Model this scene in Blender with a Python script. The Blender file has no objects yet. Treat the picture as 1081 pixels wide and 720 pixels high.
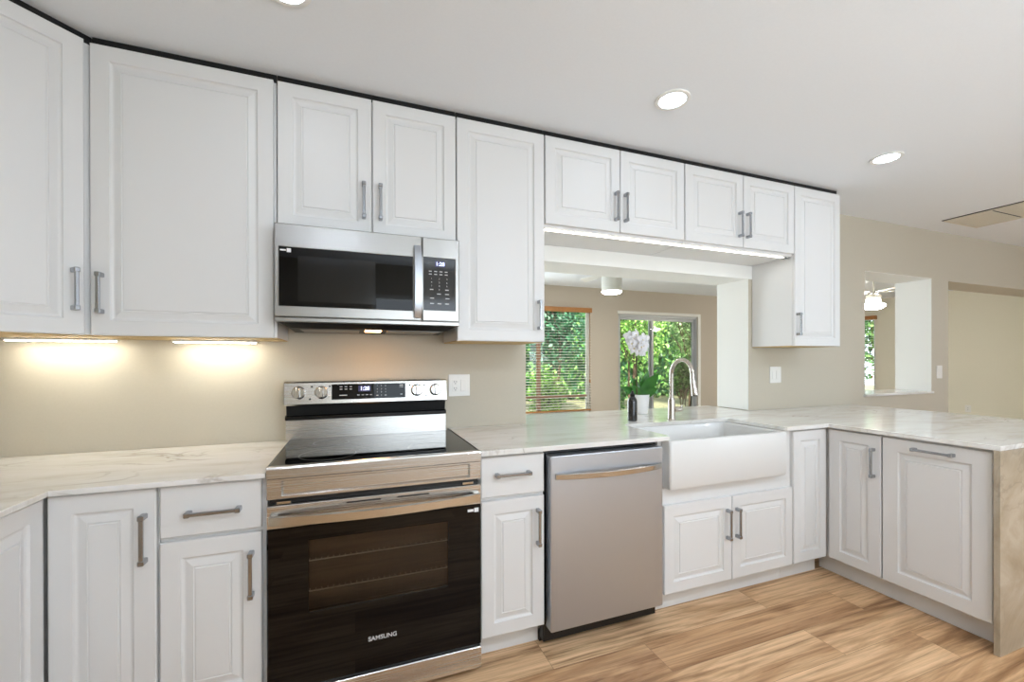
import bpy, bmesh, math, random
from mathutils import Matrix, Vector
random.seed(7)
SC = bpy.context.scene
COL = SC.collection
PI = math.pi

# ---------------------------------------------------------------- camera, world, sun, exposure
cam_d = bpy.data.cameras.new('camera')
cam = bpy.data.objects.new('camera', cam_d); COL.objects.link(cam)
F_PX, CX, CY = 445.36, 540.5, 381.885
YAW, ROLL, PITCH = math.radians(20.4466), math.radians(.1296), math.radians(-.1033)
cam_d.sensor_fit = 'HORIZONTAL'; cam_d.sensor_width = 36.0
cam_d.lens = F_PX / 1081.0 * 36.0
cam_d.shift_x = -(CX - 540.5) / 1081.0
cam_d.shift_y = (CY - 360.0) / 1081.0
cam_d.clip_start = 0.02; cam_d.clip_end = 200
_f = Vector((math.sin(YAW), math.cos(YAW), 0)); _r = Vector((math.cos(YAW), -math.sin(YAW), 0)); _u = Vector((0, 0, 1))
_rot = Matrix((_r, _u, -_f)).transposed()
_rot = _rot @ Matrix.Rotation(PITCH, 3, 'X') @ Matrix.Rotation(-ROLL, 3, 'Z')
cam.matrix_world = Matrix.Translation((0, -2.3147, 1.276)) @ _rot.to_4x4()
SC.camera = cam

SC.view_settings.view_transform = 'Standard'; SC.view_settings.look = 'None'
SC.view_settings.gamma = 1.0; SC.view_settings.use_curve_mapping = False
SC.view_settings.exposure = 0.09

world = bpy.data.worlds.new('sky'); SC.world = world; world.use_nodes = True
_bg = world.node_tree.nodes['Background']
_bg.inputs['Color'].default_value = (.80, .90, 1.0, 1); _bg.inputs['Strength'].default_value = 3.6
sun_d = bpy.data.lights.new('sun', 'SUN'); sun = bpy.data.objects.new('sun', sun_d); COL.objects.link(sun)
sun_d.energy = 17.0; sun_d.angle = math.radians(1.0); sun_d.color = (1.0, .95, .84)
sun.rotation_euler = (math.radians(36), 0, math.radians(-24)); sun.location = (0, 0, 8)

CAN_LIGHT = 20.0        # ceiling downlights
CAN_FILL = 400.0  # unseen downlight row behind the camera, added for even fill
BAR_LIGHT = 36.0        # bars under the left wall cabinets
STRIP_LIGHT = 8.0
FAN_LIGHT = 125.0
FILL_FRONT = 54.0        # added unseen fill lamps behind the camera, aimed upward (W)
def fill_area(name, loc, rot, sx, sy, power, color):
    d = bpy.data.lights.new(name, 'AREA'); d.shape = 'RECTANGLE'; d.size = sx; d.size_y = sy; d.energy = power; d.color = color
    o = bpy.data.objects.new(name, d); COL.objects.link(o); o.location = loc; o.rotation_euler = rot
    return o
fill_area('added_fill_front', (1.55, -3.90, 1.45), (math.radians(160), 0, 0), 2.7, .9, FILL_FRONT, (.80, .91, 1.0))  # added fill lamp tilted up at the ceiling, no such source in view
fill_area('added_fill_far', (5.6, -3.90, 1.45), (math.radians(158), 0, 0), 1.7, .9, FILL_FRONT*.35, (.80, .91, 1.0))  # second added ceiling fill lamp, weaker, also out of view

fill_area('added_fill_sunroom', (1.15, 3.70, 1.30), (math.radians(-84), 0, 0), 1.3, 1.4, 85.0, (.80, .91, 1.0))  # added lamp brightening the sunroom from a hidden spot

# ---------------------------------------------------------------- materials
MATS = {}
def nmat(name):
    m = bpy.data.materials.new(name); m.use_nodes = True
    nt = m.node_tree; b = nt.nodes['Principled BSDF']; MATS[name] = m
    return m, nt, b
def sl(c):   # sRGB 0-255 to linear
    return tuple((v/255/12.92 if v/255 <= .04045 else ((v/255+.055)/1.055)**2.4) for v in c) + (1,)
def nd(nt, t, **kw):
    n = nt.nodes.new(t)
    for k, v in kw.items(): setattr(n, k, v)
    return n
def ramp(nt, stops):
    r = nd(nt, 'ShaderNodeValToRGB'); e = r.color_ramp.elements
    while len(e) < len(stops): e.new(.5)
    for i, (p, c) in enumerate(stops): e[i].position = p; e[i].color = c
    return r
def plain(name, rgb, rough=.5, metal=0, spec=.5, noise=.0, bump=.0, scale=60, coat=0):
    m, nt, b = nmat(name)
    b.inputs['Base Color'].default_value = sl(rgb); b.inputs['Roughness'].default_value = rough
    b.inputs['Metallic'].default_value = metal; b.inputs['Specular IOR Level'].default_value = spec
    if coat: b.inputs['Coat Weight'].default_value = coat; b.inputs['Coat Roughness'].default_value = .05
    if noise or bump:
        tc = nd(nt, 'ShaderNodeTexCoord'); n = nd(nt, 'ShaderNodeTexNoise'); n.inputs['Scale'].default_value = scale; n.inputs['Detail'].default_value = 3
        nt.links.new(tc.outputs['Object'], n.inputs['Vector'])
        if noise:
            c = sl(rgb); lo = tuple(x*(1-noise) for x in c[:3]) + (1,); hi = tuple(min(1, x*(1+noise)) for x in c[:3]) + (1,)
            r = ramp(nt, [(.3, lo), (.7, hi)]); nt.links.new(n.outputs['Fac'], r.inputs['Fac']); nt.links.new(r.outputs['Color'], b.inputs['Base Color'])
        if bump:
            bp = nd(nt, 'ShaderNodeBump'); bp.inputs['Strength'].default_value = bump; bp.inputs['Distance'].default_value = .002
            nt.links.new(n.outputs['Fac'], bp.inputs['Height']); nt.links.new(bp.outputs['Normal'], b.inputs['Normal'])
    return m
def emit(name, rgb, strength):
    m, nt, b = nmat(name)
    b.inputs['Base Color'].default_value = (.8, .8, .8, 1)
    b.inputs['Emission Color'].default_value = sl(rgb); b.inputs['Emission Strength'].default_value = strength
    return m
def brushed(name, rgb, rough, axis):
    m, nt, b = nmat(name)
    b.inputs['Base Color'].default_value = sl(rgb); b.inputs['Metallic'].default_value = 1; b.inputs['Roughness'].default_value = rough
    tc = nd(nt, 'ShaderNodeTexCoord'); mp = nd(nt, 'ShaderNodeMapping'); n = nd(nt, 'ShaderNodeTexNoise')
    mp.inputs['Scale'].default_value = (1.5, 1.5, 500) if axis == 'X' else (500, 500, 1.5)
    n.inputs['Scale'].default_value = 1; n.inputs['Detail'].default_value = 2
    nt.links.new(tc.outputs['Object'], mp.inputs['Vector']); nt.links.new(mp.outputs['Vector'], n.inputs['Vector'])
    mr = nd(nt, 'ShaderNodeMapRange'); mr.inputs['To Min'].default_value = rough*.93; mr.inputs['To Max'].default_value = rough*1.2
    nt.links.new(n.outputs['Fac'], mr.inputs['Value']); nt.links.new(mr.outputs['Result'], b.inputs['Roughness'])
    bp = nd(nt, 'ShaderNodeBump'); bp.inputs['Strength'].default_value = .012; bp.inputs['Distance'].default_value = .0003
    nt.links.new(n.outputs['Fac'], bp.inputs['Height']); nt.links.new(bp.outputs['Normal'], b.inputs['Normal'])
    return m
def glass(name, tint=(1, 1, 1, 1), rough=0.0, mix=.0, dark=None):
    m = bpy.data.materials.new(name); m.use_nodes = True; nt = m.node_tree; nt.nodes.clear(); MATS[name] = m
    o = nd(nt, 'ShaderNodeOutputMaterial'); t = nd(nt, 'ShaderNodeBsdfTransparent'); g = nd(nt, 'ShaderNodeBsdfGlossy'); fr = nd(nt, 'ShaderNodeFresnel'); mx = nd(nt, 'ShaderNodeMixShader')
    t.inputs['Color'].default_value = tint; g.inputs['Roughness'].default_value = rough; fr.inputs['IOR'].default_value = 1.45
    nt.links.new(fr.outputs['Fac'], mx.inputs['Fac']); nt.links.new(t.outputs['BSDF'], mx.inputs[1]); nt.links.new(g.outputs['BSDF'], mx.inputs[2]); nt.links.new(mx.outputs['Shader'], o.inputs['Surface'])
    return m

plain('cabinet_white', (226, 225, 223), .38, spec=.4, bump=.02, scale=220)
plain('cabinet_raw_wood', (205, 176, 122), .6, noise=.08, scale=25)
plain('wall_greige', (199, 191, 174), .85, spec=.2, noise=.012, bump=.06, scale=140)
plain('wall_cream', (238, 233, 216), .85, spec=.2, noise=.01, bump=.06, scale=140)
plain('wall_taupe', (197, 187, 173), .85, spec=.2, noise=.012, bump=.06, scale=140)
plain('trim_white', (240, 239, 234), .7, spec=.3, bump=.04, scale=140)
plain('ceiling_white', (240, 243, 246), .9, spec=.15, noise=.008, bump=.05, scale=90)
plain('nickel', (166, 169, 173), .25, metal=1)
plain('nickel_dark', (150, 143, 134), .3, metal=1)
plain('faucet_nickel', (196, 190, 182), .24, metal=1)
brushed('steel', (212, 209, 204), .25, 'X')
brushed('steel_dim', (170, 168, 164), .3, 'X')
brushed('steel_vertical', (196, 201, 208), .38, 'Z')
plain('steel_polished', (210, 209, 206), .17, metal=1)
plain('black_glass', (5, 5, 6), .03, spec=.32)
plain('black_plastic', (12, 12, 12), .35)
plain('black_gloss', (10, 10, 11), .12)
plain('charcoal_glass', (38, 39, 42), .07, spec=.6)
plain('vent_dark', (26, 26, 26), .5, metal=.6)
plain('steel_grey', (128, 126, 122), .35, metal=1)
plain('chrome', (205, 205, 203), .12, metal=1)
plain('oven_enamel', (52, 48, 44), .3)
plain('porcelain', (226, 225, 222), .28, spec=.45, coat=.12)
plain('plate_white', (238, 236, 230), .35)
plain('slot_dark', (70, 66, 60), .6)
plain('ink_light', (205, 205, 205), .5)
plain('sticker_white', (235, 235, 235), .6)
emit('clock_glow', (190, 205, 255), 1.6)
plain('clock_screen', (62, 58, 98), .15)
emit('can_lens', (222, 236, 255), CAN_LIGHT)
emit('can_lens_fill', (222, 236, 255), CAN_FILL)
emit('can_lens_fill_dim', (222, 236, 255), CAN_FILL*.8)
emit('bar_lens', (255, 251, 238), BAR_LIGHT)
emit('strip_lens', (255, 252, 246), STRIP_LIGHT)
emit('fan_lens', (255, 246, 232), FAN_LIGHT)
emit('hood_lens', (255, 190, 120), 40.0)
plain('bottle_black', (20, 22, 24), .12, coat=.5)
plain('pot_white', (240, 240, 238), .3)
plain('soil', (70, 52, 38), .9, noise=.3, scale=80)
plain('petal', (226, 224, 226), .5)
plain('petal_centre', (206, 190, 140), .5)
plain('orchid_leaf', (58, 118, 44), .32, noise=.25, scale=18)
plain('orchid_stem', (70, 92, 44), .5)
plain('bamboo_blind', (172, 118, 66), .5, noise=.12, scale=30)
plain('blind_slat', (238, 234, 226), .45)
plain('sash_brown', (172, 132, 108), .5)
plain('aluminium', (186, 188, 191), .4, metal=.35)
plain('fan_white', (216, 215, 208), .5)
plain('vent_beige', (222, 215, 198), .7, noise=.05, scale=120)
plain('bark', (92, 74, 56), .9, noise=.3, scale=20, bump=.5)
plain('mulch', (112, 112, 84), .95, noise=.35, scale=9)
plain('patio_stone', (206, 203, 196), .8, noise=.08, scale=6)
plain('sunroom_bounce_tile', (205, 202, 195), .35, noise=.03, scale=4)
plain('roof_tan', (190, 182, 170), .9)
plain('terracotta', (168, 104, 74), .8, noise=.1, scale=20)
glass('window_glass')
glass('oven_window', tint=(.62, .58, .54, 1), rough=.02)

def foliage(name, cols, transl=.35):
    m, nt, b = nmat(name)
    gm = nd(nt, 'ShaderNodeNewGeometry'); r = ramp(nt, [(i/(len(cols)-1), sl(c)) for i, c in enumerate(cols)])
    nt.links.new(gm.outputs['Random Per Island'], r.inputs['Fac']); nt.links.new(r.outputs['Color'], b.inputs['Base Color'])
    b.inputs['Roughness'].default_value = .45
    t = nd(nt, 'ShaderNodeBsdfTranslucent'); mx = nd(nt, 'ShaderNodeMixShader'); mx.inputs['Fac'].default_value = transl
    out = nt.nodes['Material Output']
    nt.links.new(r.outputs['Color'], t.inputs['Color']); nt.links.new(b.outputs['BSDF'], mx.inputs[1]); nt.links.new(t.outputs['BSDF'], mx.inputs[2]); nt.links.new(mx.outputs['Shader'], out.inputs['Surface'])
foliage('leaf_lime', [(30, 70, 26), (84, 142, 48), (140, 194, 74), (190, 222, 130), (56, 104, 42)], .38)
foliage('leaf_mid', [(24, 58, 28), (52, 104, 44), (92, 150, 62), (150, 196, 110), (40, 84, 40)], .3)
foliage('leaf_pale', [(40, 84, 44), (104, 156, 84), (168, 206, 128), (214, 234, 186), (70, 120, 60)], .4)
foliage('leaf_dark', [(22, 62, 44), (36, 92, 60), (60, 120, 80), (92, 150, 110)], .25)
foliage('leaf_grass', [(80, 130, 50), (120, 170, 80), (150, 190, 110)], .3)

def counter_mat(name, cols):
    m, nt, b = nmat(name)
    tc = nd(nt, 'ShaderNodeNewGeometry'); mp = nd(nt, 'ShaderNodeMapping'); mp.inputs['Scale'].default_value = (1.1, 4.2, 1.6); mp.inputs['Rotation'].default_value = (0.1, .25, .22)
    nt.links.new(tc.outputs['Position'], mp.inputs['Vector'])
    n1 = nd(nt, 'ShaderNodeTexNoise'); n1.inputs['Scale'].default_value = 2.2; n1.inputs['Detail'].default_value = 8; n1.inputs['Roughness'].default_value = .62; n1.inputs['Distortion'].default_value = .6
    nt.links.new(mp.outputs['Vector'], n1.inputs['Vector'])
    r1 = ramp(nt, [(p_, sl(c_)) for p_, c_ in zip((.28, .45, .62, .8), cols)])
    nt.links.new(n1.outputs['Fac'], r1.inputs['Fac'])
    n2 = nd(nt, 'ShaderNodeTexNoise'); n2.inputs['Scale'].default_value = 1.3; n2.inputs['Detail'].default_value = 5; n2.inputs['Distortion'].default_value = 1.6
    mp2 = nd(nt, 'ShaderNodeMapping'); mp2.inputs['Scale'].default_value = (1.2, 2.6, 1.6); mp2.inputs['Rotation'].default_value = (0, .2, .5)
    nt.links.new(tc.outputs['Position'], mp2.inputs['Vector']); nt.links.new(mp2.outputs['Vector'], n2.inputs['Vector'])
    r2 = ramp(nt, [(.0, (0, 0, 0, 1)), (.482, (0, 0, 0, 1)), (.5, (1, 1, 1, 1)), (.518, (0, 0, 0, 1))]); nt.links.new(n2.outputs['Fac'], r2.inputs['Fac'])
    n3 = nd(nt, 'ShaderNodeTexNoise'); n3.inputs['Scale'].default_value = 2.4; nt.links.new(tc.outputs['Position'], n3.inputs['Vector'])
    r3 = ramp(nt, [(.45, (0, 0, 0, 1)), (.62, (.5, .5, .5, 1))]); nt.links.new(n3.outputs['Fac'], r3.inputs['Fac'])
    mu = nd(nt, 'ShaderNodeMath', operation='MULTIPLY'); nt.links.new(r2.outputs['Color'], mu.inputs[0]); nt.links.new(r3.outputs['Color'], mu.inputs[1])
    mx = nd(nt, 'ShaderNodeMix', data_type='RGBA'); nt.links.new(mu.outputs['Value'], mx.inputs['Factor']); nt.links.new(r1.outputs['Color'], mx.inputs['A']); mx.inputs['B'].default_value = sl((150, 138, 122))
    nt.links.new(mx.outputs['Result'], b.inputs['Base Color'])
    b.inputs['Roughness'].default_value = .12; b.inputs['Specular IOR Level'].default_value = .5
counter_mat('quartzite', ((212, 205, 194), (228, 225, 219), (236, 234, 231), (221, 215, 207)))
counter_mat('quartzite_tan_shaded', ((150, 134, 110), (174, 160, 138), (192, 180, 161), (164, 148, 124)))  # tan slab pattern darkened further, end-face shade put into the colour

def floor_mat():
    m, nt, b = nmat('oak_planks')
    tc = nd(nt, 'ShaderNodeNewGeometry')
    br = nd(nt, 'ShaderNodeTexBrick'); br.offset = .37; br.offset_frequency = 2; br.squash = 1
    br.inputs['Color1'].default_value = (0, 0, 0, 1); br.inputs['Color2'].default_value = (1, 1, 1, 1); br.inputs['Mortar'].default_value = (.5, .5, .5, 1)
    br.inputs['Scale'].default_value = 1; br.inputs['Mortar Size'].default_value = .0009; br.inputs['Mortar Smooth'].default_value = .2; br.inputs['Bias'].default_value = 0
    br.inputs['Brick Width'].default_value = 1.22; br.inputs['Row Height'].default_value = .185
    nt.links.new(tc.outputs['Position'], br.inputs['Vector'])
    sp = nd(nt, 'ShaderNodeSeparateXYZ'); nt.links.new(tc.outputs['Position'], sp.inputs[0])
    rv = nd(nt, 'ShaderNodeMath', operation='MULTIPLY'); rv.inputs[1].default_value = 37.0; nt.links.new(br.outputs['Color'], rv.inputs[0])
    cb = nd(nt, 'ShaderNodeCombineXYZ'); nt.links.new(rv.outputs[0], cb.inputs[2])
    def stretched(sx, sy, det, dist, rough=.55):
        mp = nd(nt, 'ShaderNodeMapping'); mp.inputs['Scale'].default_value = (sx, sy, 1)
        nt.links.new(tc.outputs['Position'], mp.inputs['Vector'])
        ad = nd(nt, 'ShaderNodeVectorMath', operation='ADD'); nt.links.new(mp.outputs['Vector'], ad.inputs[0]); nt.links.new(cb.outputs[0], ad.inputs[1])
        n = nd(nt, 'ShaderNodeTexNoise'); n.inputs['Scale'].default_value = 1; n.inputs['Detail'].default_value = det; n.inputs['Distortion'].default_value = dist; n.inputs['Roughness'].default_value = rough
        nt.links.new(ad.outputs[0], n.inputs['Vector']); return n
    big = stretched(.8, 7.0, 6, .9, .62); fine = stretched(2.2, 80, 5, .3, .6); mid = stretched(1.2, 30, 7, .9, .66)
    base = ramp(nt, [(0, sl((206, 164, 122))), (.35, sl((230, 190, 146))), (.7, sl((240, 205, 164))), (1, sl((216, 174, 131)))]); nt.links.new(br.outputs['Color'], base.inputs['Fac'])
    rb = ramp(nt, [(.32, (.40, .32, .25, 1)), (.43, (.68, .60, .53, 1)), (.53, (.95, .93, .91, 1)), (.66, (1.06, 1.06, 1.05, 1)), (.8, (1.16, 1.16, 1.15, 1))]); nt.links.new(big.outputs['Fac'], rb.inputs['Fac'])
    rm = ramp(nt, [(.32, (.46, .38, .32, 1)), (.44, (.86, .82, .78, 1)), (.55, (1.0, 1.0, 1.0, 1)), (.75, (1.08, 1.08, 1.08, 1))]); nt.links.new(mid.outputs['Fac'], rm.inputs['Fac'])
    rf = ramp(nt, [(.34, (.74, .70, .66, 1)), (.52, (1, 1, 1, 1)), (.7, (1.07, 1.07, 1.07, 1))]); nt.links.new(fine.outputs['Fac'], rf.inputs['Fac'])
    cur = base.outputs['Color']
    for r in (rb, rm, rf):
        x = nd(nt, 'ShaderNodeMix', data_type='RGBA', blend_type='MULTIPLY'); x.inputs['Factor'].default_value = 1
        nt.links.new(cur, x.inputs['A']); nt.links.new(r.outputs['Color'], x.inputs['B']); cur = x.outputs['Result']
    # knots
    vo = nd(nt, 'ShaderNodeTexVoronoi'); vo.inputs['Scale'].default_value = 1
    mp = nd(nt, 'ShaderNodeMapping'); mp.inputs['Scale'].default_value = (1.5, 3.4, 1); nt.links.new(tc.outputs['Position'], mp.inputs['Vector']); nt.links.new(mp.outputs['Vector'], vo.inputs['Vector'])
    kr = ramp(nt, [(.0, (.30, .23, .18, 1)), (.06, (.55, .46, .39, 1)), (.16, (1, 1, 1, 1))]); nt.links.new(vo.outputs['Distance'], kr.inputs['Fac'])
    x = nd(nt, 'ShaderNodeMix', data_type='RGBA', blend_type='MULTIPLY'); x.inputs['Factor'].default_value = .75
    nt.links.new(cur, x.inputs['A']); nt.links.new(kr.outputs['Color'], x.inputs['B']); cur = x.outputs['Result']
    sm = nd(nt, 'ShaderNodeMix', data_type='RGBA'); nt.links.new(br.outputs['Fac'], sm.inputs['Factor']); nt.links.new(cur, sm.inputs['A']); sm.inputs['B'].default_value = sl((138, 104, 76))
    nt.links.new(sm.outputs['Result'], b.inputs['Base Color'])
    b.inputs['Roughness'].default_value = .42; b.inputs['Specular IOR Level'].default_value = .35
    bp = nd(nt, 'ShaderNodeBump'); bp.inputs['Strength'].default_value = .12; bp.inputs['Distance'].default_value = .001
    nt.links.new(fine.outputs['Fac'], bp.inputs['Height']); nt.links.new(bp.outputs['Normal'], b.inputs['Normal'])
floor_mat()

# ---------------------------------------------------------------- mesh helpers
class MB:
    """collects shapes in world coordinates; build() links them as one mesh object"""
    def __init__(s): s.bm = bmesh.new()
    def _merge(s, t, M=None):
        if M is not None: t.transform(M)
        me = bpy.data.meshes.new('_t'); t.to_mesh(me); t.free(); s.bm.from_mesh(me); bpy.data.meshes.remove(me); return s
    def box(s, x0, x1, y0, y1, z0, z1, bev=0, M=None, seg=1):
        t = bmesh.new(); r = bmesh.ops.create_cube(t, size=1)
        bmesh.ops.scale(t, vec=(abs(x1-x0), abs(y1-y0), abs(z1-z0)), verts=t.verts)
        bmesh.ops.translate(t, vec=((x0+x1)/2, (y0+y1)/2, (z0+z1)/2), verts=t.verts)
        if bev: bmesh.ops.bevel(t, geom=list(t.edges), offset=bev, segments=seg, affect='EDGES', profile=.5)
        return s._merge(t, M)
    def prism(s, pts, z0, z1, bev=0, M=None):
        t = bmesh.new(); vs = [t.verts.new((x, y, z0)) for x, y in pts]; f = t.faces.new(vs)
        r = bmesh.ops.extrude_face_region(t, geom=[f]); vv = [g for g in r['geom'] if isinstance(g, bmesh.types.BMVert)]
        bmesh.ops.translate(t, vec=(0, 0, z1-z0), verts=vv); bmesh.ops.recalc_face_normals(t, faces=t.faces)
        if bev:
            es = [e for e in t.edges if abs(e.verts[0].co.z-e.verts[1].co.z) < 1e-6]
            bmesh.ops.bevel(t, geom=es, offset=bev, segments=2, affect='EDGES', profile=.5)
        return s._merge(t, M)
    def profile(s, pts, x0, x1, M=None):
        """(y,z) polygon extruded along X"""
        t = bmesh.new(); vs = [t.verts.new((x0, y, z)) for y, z in pts]; f = t.faces.new(vs)
        r = bmesh.ops.extrude_face_region(t, geom=[f]); vv = [g for g in r['geom'] if isinstance(g, bmesh.types.BMVert)]
        bmesh.ops.translate(t, vec=(x1-x0, 0, 0), verts=vv); bmesh.ops.recalc_face_normals(t, faces=t.faces)
        return s._merge(t, M)
    def lathe(s, prof, c, seg=32, axis='Z', M=None):
        t = bmesh.new(); rings = []
        for r, h in prof:
            if r < 1e-6: rings.append([t.verts.new((0, 0, h))])
            else: rings.append([t.verts.new((r*math.cos(2*PI*i/seg), r*math.sin(2*PI*i/seg), h)) for i in range(seg)])
        for a, b in zip(rings, rings[1:]):
            for i in range(seg):
                j = (i+1) % seg
                if len(a) == 1 and len(b) == 1: continue
                if len(a) == 1: t.faces.new((a[0], b[i], b[j]))
                elif len(b) == 1: t.faces.new((a[i], a[j], b[0]))
                else: t.faces.new((a[i], a[j], b[j], b[i]))
        bmesh.ops.recalc_face_normals(t, faces=t.faces)
        R = {'Z': Matrix.Identity(4), 'Y': Matrix.Rotation(PI/2, 4, 'X'), 'X': Matrix.Rotation(PI/2, 4, 'Y')}[axis]   # 'Y': +h -> -Y
        t.transform(Matrix.Translation(c) @ R)
        return s._merge(t, M)
    def tube(s, pts, r, seg=12, cap=True, M=None):
        t = bmesh.new(); P = [Vector(p) for p in pts]; n = len(P); rs = r if isinstance(r, (list, tuple)) else [r]*n; rings = []
        up = Vector((0, 0, 1)); d0 = (P[1]-P[0]).normalized()
        if abs(d0.dot(up)) > .95: up = Vector((1, 0, 0))
        nrm = (up - d0*up.dot(d0)).normalized()
        for i in range(n):
            d = (P[min(i+1, n-1)]-P[max(i-1, 0)]).normalized()
            nrm = (nrm - d*nrm.dot(d)).normalized(); bn = d.cross(nrm)
            rings.append([t.verts.new(P[i] + (nrm*math.cos(2*PI*k/seg)+bn*math.sin(2*PI*k/seg))*rs[i]) for k in range(seg)])
        for a, b in zip(rings, rings[1:]):
            for k in range(seg): t.faces.new((a[k], a[(k+1) % seg], b[(k+1) % seg], b[k]))
        if cap: t.faces.new(rings[0][::-1]); t.faces.new(rings[-1])
        bmesh.ops.recalc_face_normals(t, faces=t.faces)
        return s._merge(t, M)
    def rings(s, rects, close_last=True, close_first=True, M=None):
        """rects: list of 4-point loops joined in order"""
        t = bmesh.new(); L = [[t.verts.new(p) for p in loop] for loop in rects]; n = len(L[0])
        for a, b in zip(L, L[1:]):
            for i in range(n): t.faces.new((a[i], a[(i+1) % n], b[(i+1) % n], b[i]))
        if close_first: t.faces.new(L[0][::-1])
        if close_last: t.faces.new(L[-1])
        bmesh.ops.recalc_face_normals(t, faces=t.faces)
        return s._merge(t, M)
    def quad(s, a, b, c, d):
        s.bm.faces.new([s.bm.verts.new(p) for p in (a, b, c, d)]); return s
    def text(s, body, size, M, extrude=.0002, bold=0):
        cu = bpy.data.curves.new('_txt', 'FONT'); cu.body = body; cu.size = size; cu.extrude = extrude; cu.align_x = 'CENTER'; cu.align_y = 'CENTER'; cu.offset = bold
        o = bpy.data.objects.new('_txt', cu); COL.objects.link(o)
        bpy.context.view_layer.update()
        me = bpy.data.meshes.new_from_object(o.evaluated_get(bpy.context.evaluated_depsgraph_get()))
        bpy.data.objects.remove(o); bpy.data.curves.remove(cu)
        t = bmesh.new(); t.from_mesh(me); bpy.data.meshes.remove(me)
        return s._merge(t, M)
    def build(s, name, mat, parent=None, smooth=False, at=None):
        bm = s.bm; co = [v.co for v in bm.verts]
        lo = Vector((min(c[i] for c in co) for i in range(3))); hi = Vector((max(c[i] for c in co) for i in range(3)))
        c = Vector(at) if at else Vector(((lo.x+hi.x)/2, (lo.y+hi.y)/2, lo.z))
        bmesh.ops.translate(bm, vec=-c, verts=bm.verts)
        me = bpy.data.meshes.new(name); bm.to_mesh(me); bm.free()
        me.materials.append(MATS[mat])
        if smooth:
            for p in me.polygons: p.use_smooth = True
            try: me.set_sharp_from_angle(angle=math.radians(38))
            except Exception: pass
        o = bpy.data.objects.new(name, me); COL.objects.link(o)
        WL[o] = c
        if parent is not None: o.parent = parent; o.location = c - WL[parent]
        else: o.location = c
        return o
WL = {}
def thing(name, label, cat, loc, group=None):
    o = bpy.data.objects.new(name, None); COL.objects.link(o); o.location = loc; WL[o] = Vector(loc)
    o.empty_display_size = .1
    return tag(o, label, cat, group)
def tag(o, label, cat, group=None, kind=None):
    o['label'] = label; o['category'] = cat
    if group: o['group'] = group
    if kind: o['kind'] = kind
    return o
def struct(o, label, cat): return tag(o, label, cat, kind='structure')
def face_text(x, y, z, n='-Y'):
    return Matrix.Translation((x, y, z)) @ Matrix.Rotation(PI/2, 4, 'X')

# ---------------------------------------------------------------- room shell
ZC = 2.480            # ceiling height
WT = .278             # thickness of the back wall
XL, XR, YF = -1.52, 8.2, -3.95
SX0, SX1, SY = .30, 9.70, 3.75     # sunroom beyond the wall
G = 'wall_greige'
m = MB(); m.box(XL-.12, SX1+.12, YF-.12, WT*.5, -.12, 0)
struct(m.build('floor', 'oak_planks'), 'wide oak plank floor with knots and brown grain', 'floor')
m = MB(); m.box(XL-.12, SX1+.12, WT*.5+.0005, SY+.12, -.12, 0)  # unseen floor, pale tile made up to keep the bounce light neutral
struct(m.build('floor_sunroom', 'sunroom_bounce_tile'), 'unseen pale tile floor of the sunroom, made up for neutral bounce light', 'floor')
m = MB(); m.box(XL-.12, SX1+.12, YF-.12, SY+.12, ZC, ZC+.16)
struct(m.build('ceiling', 'ceiling_white'), 'flat white kitchen ceiling', 'ceiling')
m = MB(); m.box(XL-.8, SX1+.8, YF-3.2, SY+.55, ZC+.161, ZC+.30)  # unseen; overhang behind the camera lengthened to keep sun out
struct(m.build('trim_roof', 'roof_tan'), 'unseen roof slab over the house, eaves extended to block the sun', 'roof')
OX0, OX1, OZ0, OZ1 = .950, 2.722, .880, 1.878
WX0, WX1, WZ0, WZ1 = 4.067, 5.024, .966, 2.036
DX0, DX1, DZ1 = 5.300, 8.10, 2.026
m = MB()
m.box(XL, OX0, 0, WT, 0, ZC); m.box(OX0, OX1, 0, WT, 0, OZ0); m.box(OX0, OX1, 0, WT, OZ1+.006, ZC)
m.box(OX1+.006, WX0, 0, WT, 0, ZC); m.box(WX0, WX1+.004, 0, WT, 0, WZ0); m.box(WX0, WX1+.004, 0, WT, WZ1, ZC)
m.box(WX1+.004, DX0, 0, WT, 0, ZC); m.box(DX0, DX1, 0, WT, DZ1, ZC); m.box(DX1, SX1, 0, WT, 0, ZC)
struct(m.build('wall_back', G), 'greige kitchen wall with sink opening, small window opening and wide doorway', 'wall')
m = MB(); m.box(OX1, OX1+.006, -.001, WT+.001, OZ0+.03, OZ1+.006)
m.box(OX0, OX1+.006, -.001, WT+.001, OZ1, OZ1+.006); m.box(OX0, OX1+.05, -.004, -.0005, OZ1, 1.975)
struct(m.build('trim_1', 'trim_white'), 'white header and jamb lining the opening above the sink', 'trim')
m = MB(); m.box(WX1, WX1+.004, -.001, WT+.001, WZ0+.02, WZ1); m.box(WX0, WX1+.004, -.0005, WT, WZ1-.003, WZ1)
struct(m.build('trim_2', 'trim_white'), 'cream lining of the small pass-through opening in the right wall', 'trim')
m = MB(); m.box(XL-.12, XL, YF, .0, 0, ZC)
struct(m.build('wall_left', G), 'greige wall behind the left cabinets', 'wall')
m = MB(); m.box(XR, XR+.12, YF, -.001, 0, ZC)
struct(m.build('wall_right', G), 'greige wall at the far right of the kitchen', 'wall')
m = MB(); fy0, fy1 = YF-.12, YF
m.box(XL, .2, fy0, fy1, 0, ZC); m.box(.2, 2.9, fy0, fy1, 0, .6); m.box(.2, 2.9, fy0, fy1, 2.1, ZC)
m.box(2.9, 4.75, fy0, fy1, 0, ZC); m.box(4.75, 6.45, fy0, fy1, 0, .6); m.box(4.75, 6.45, fy0, fy1, 2.1, ZC); m.box(6.45, XR, fy0, fy1, 0, ZC)
struct(m.build('wall_front', G), 'greige wall opposite the kitchen cabinets with two added windows', 'wall')
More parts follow.
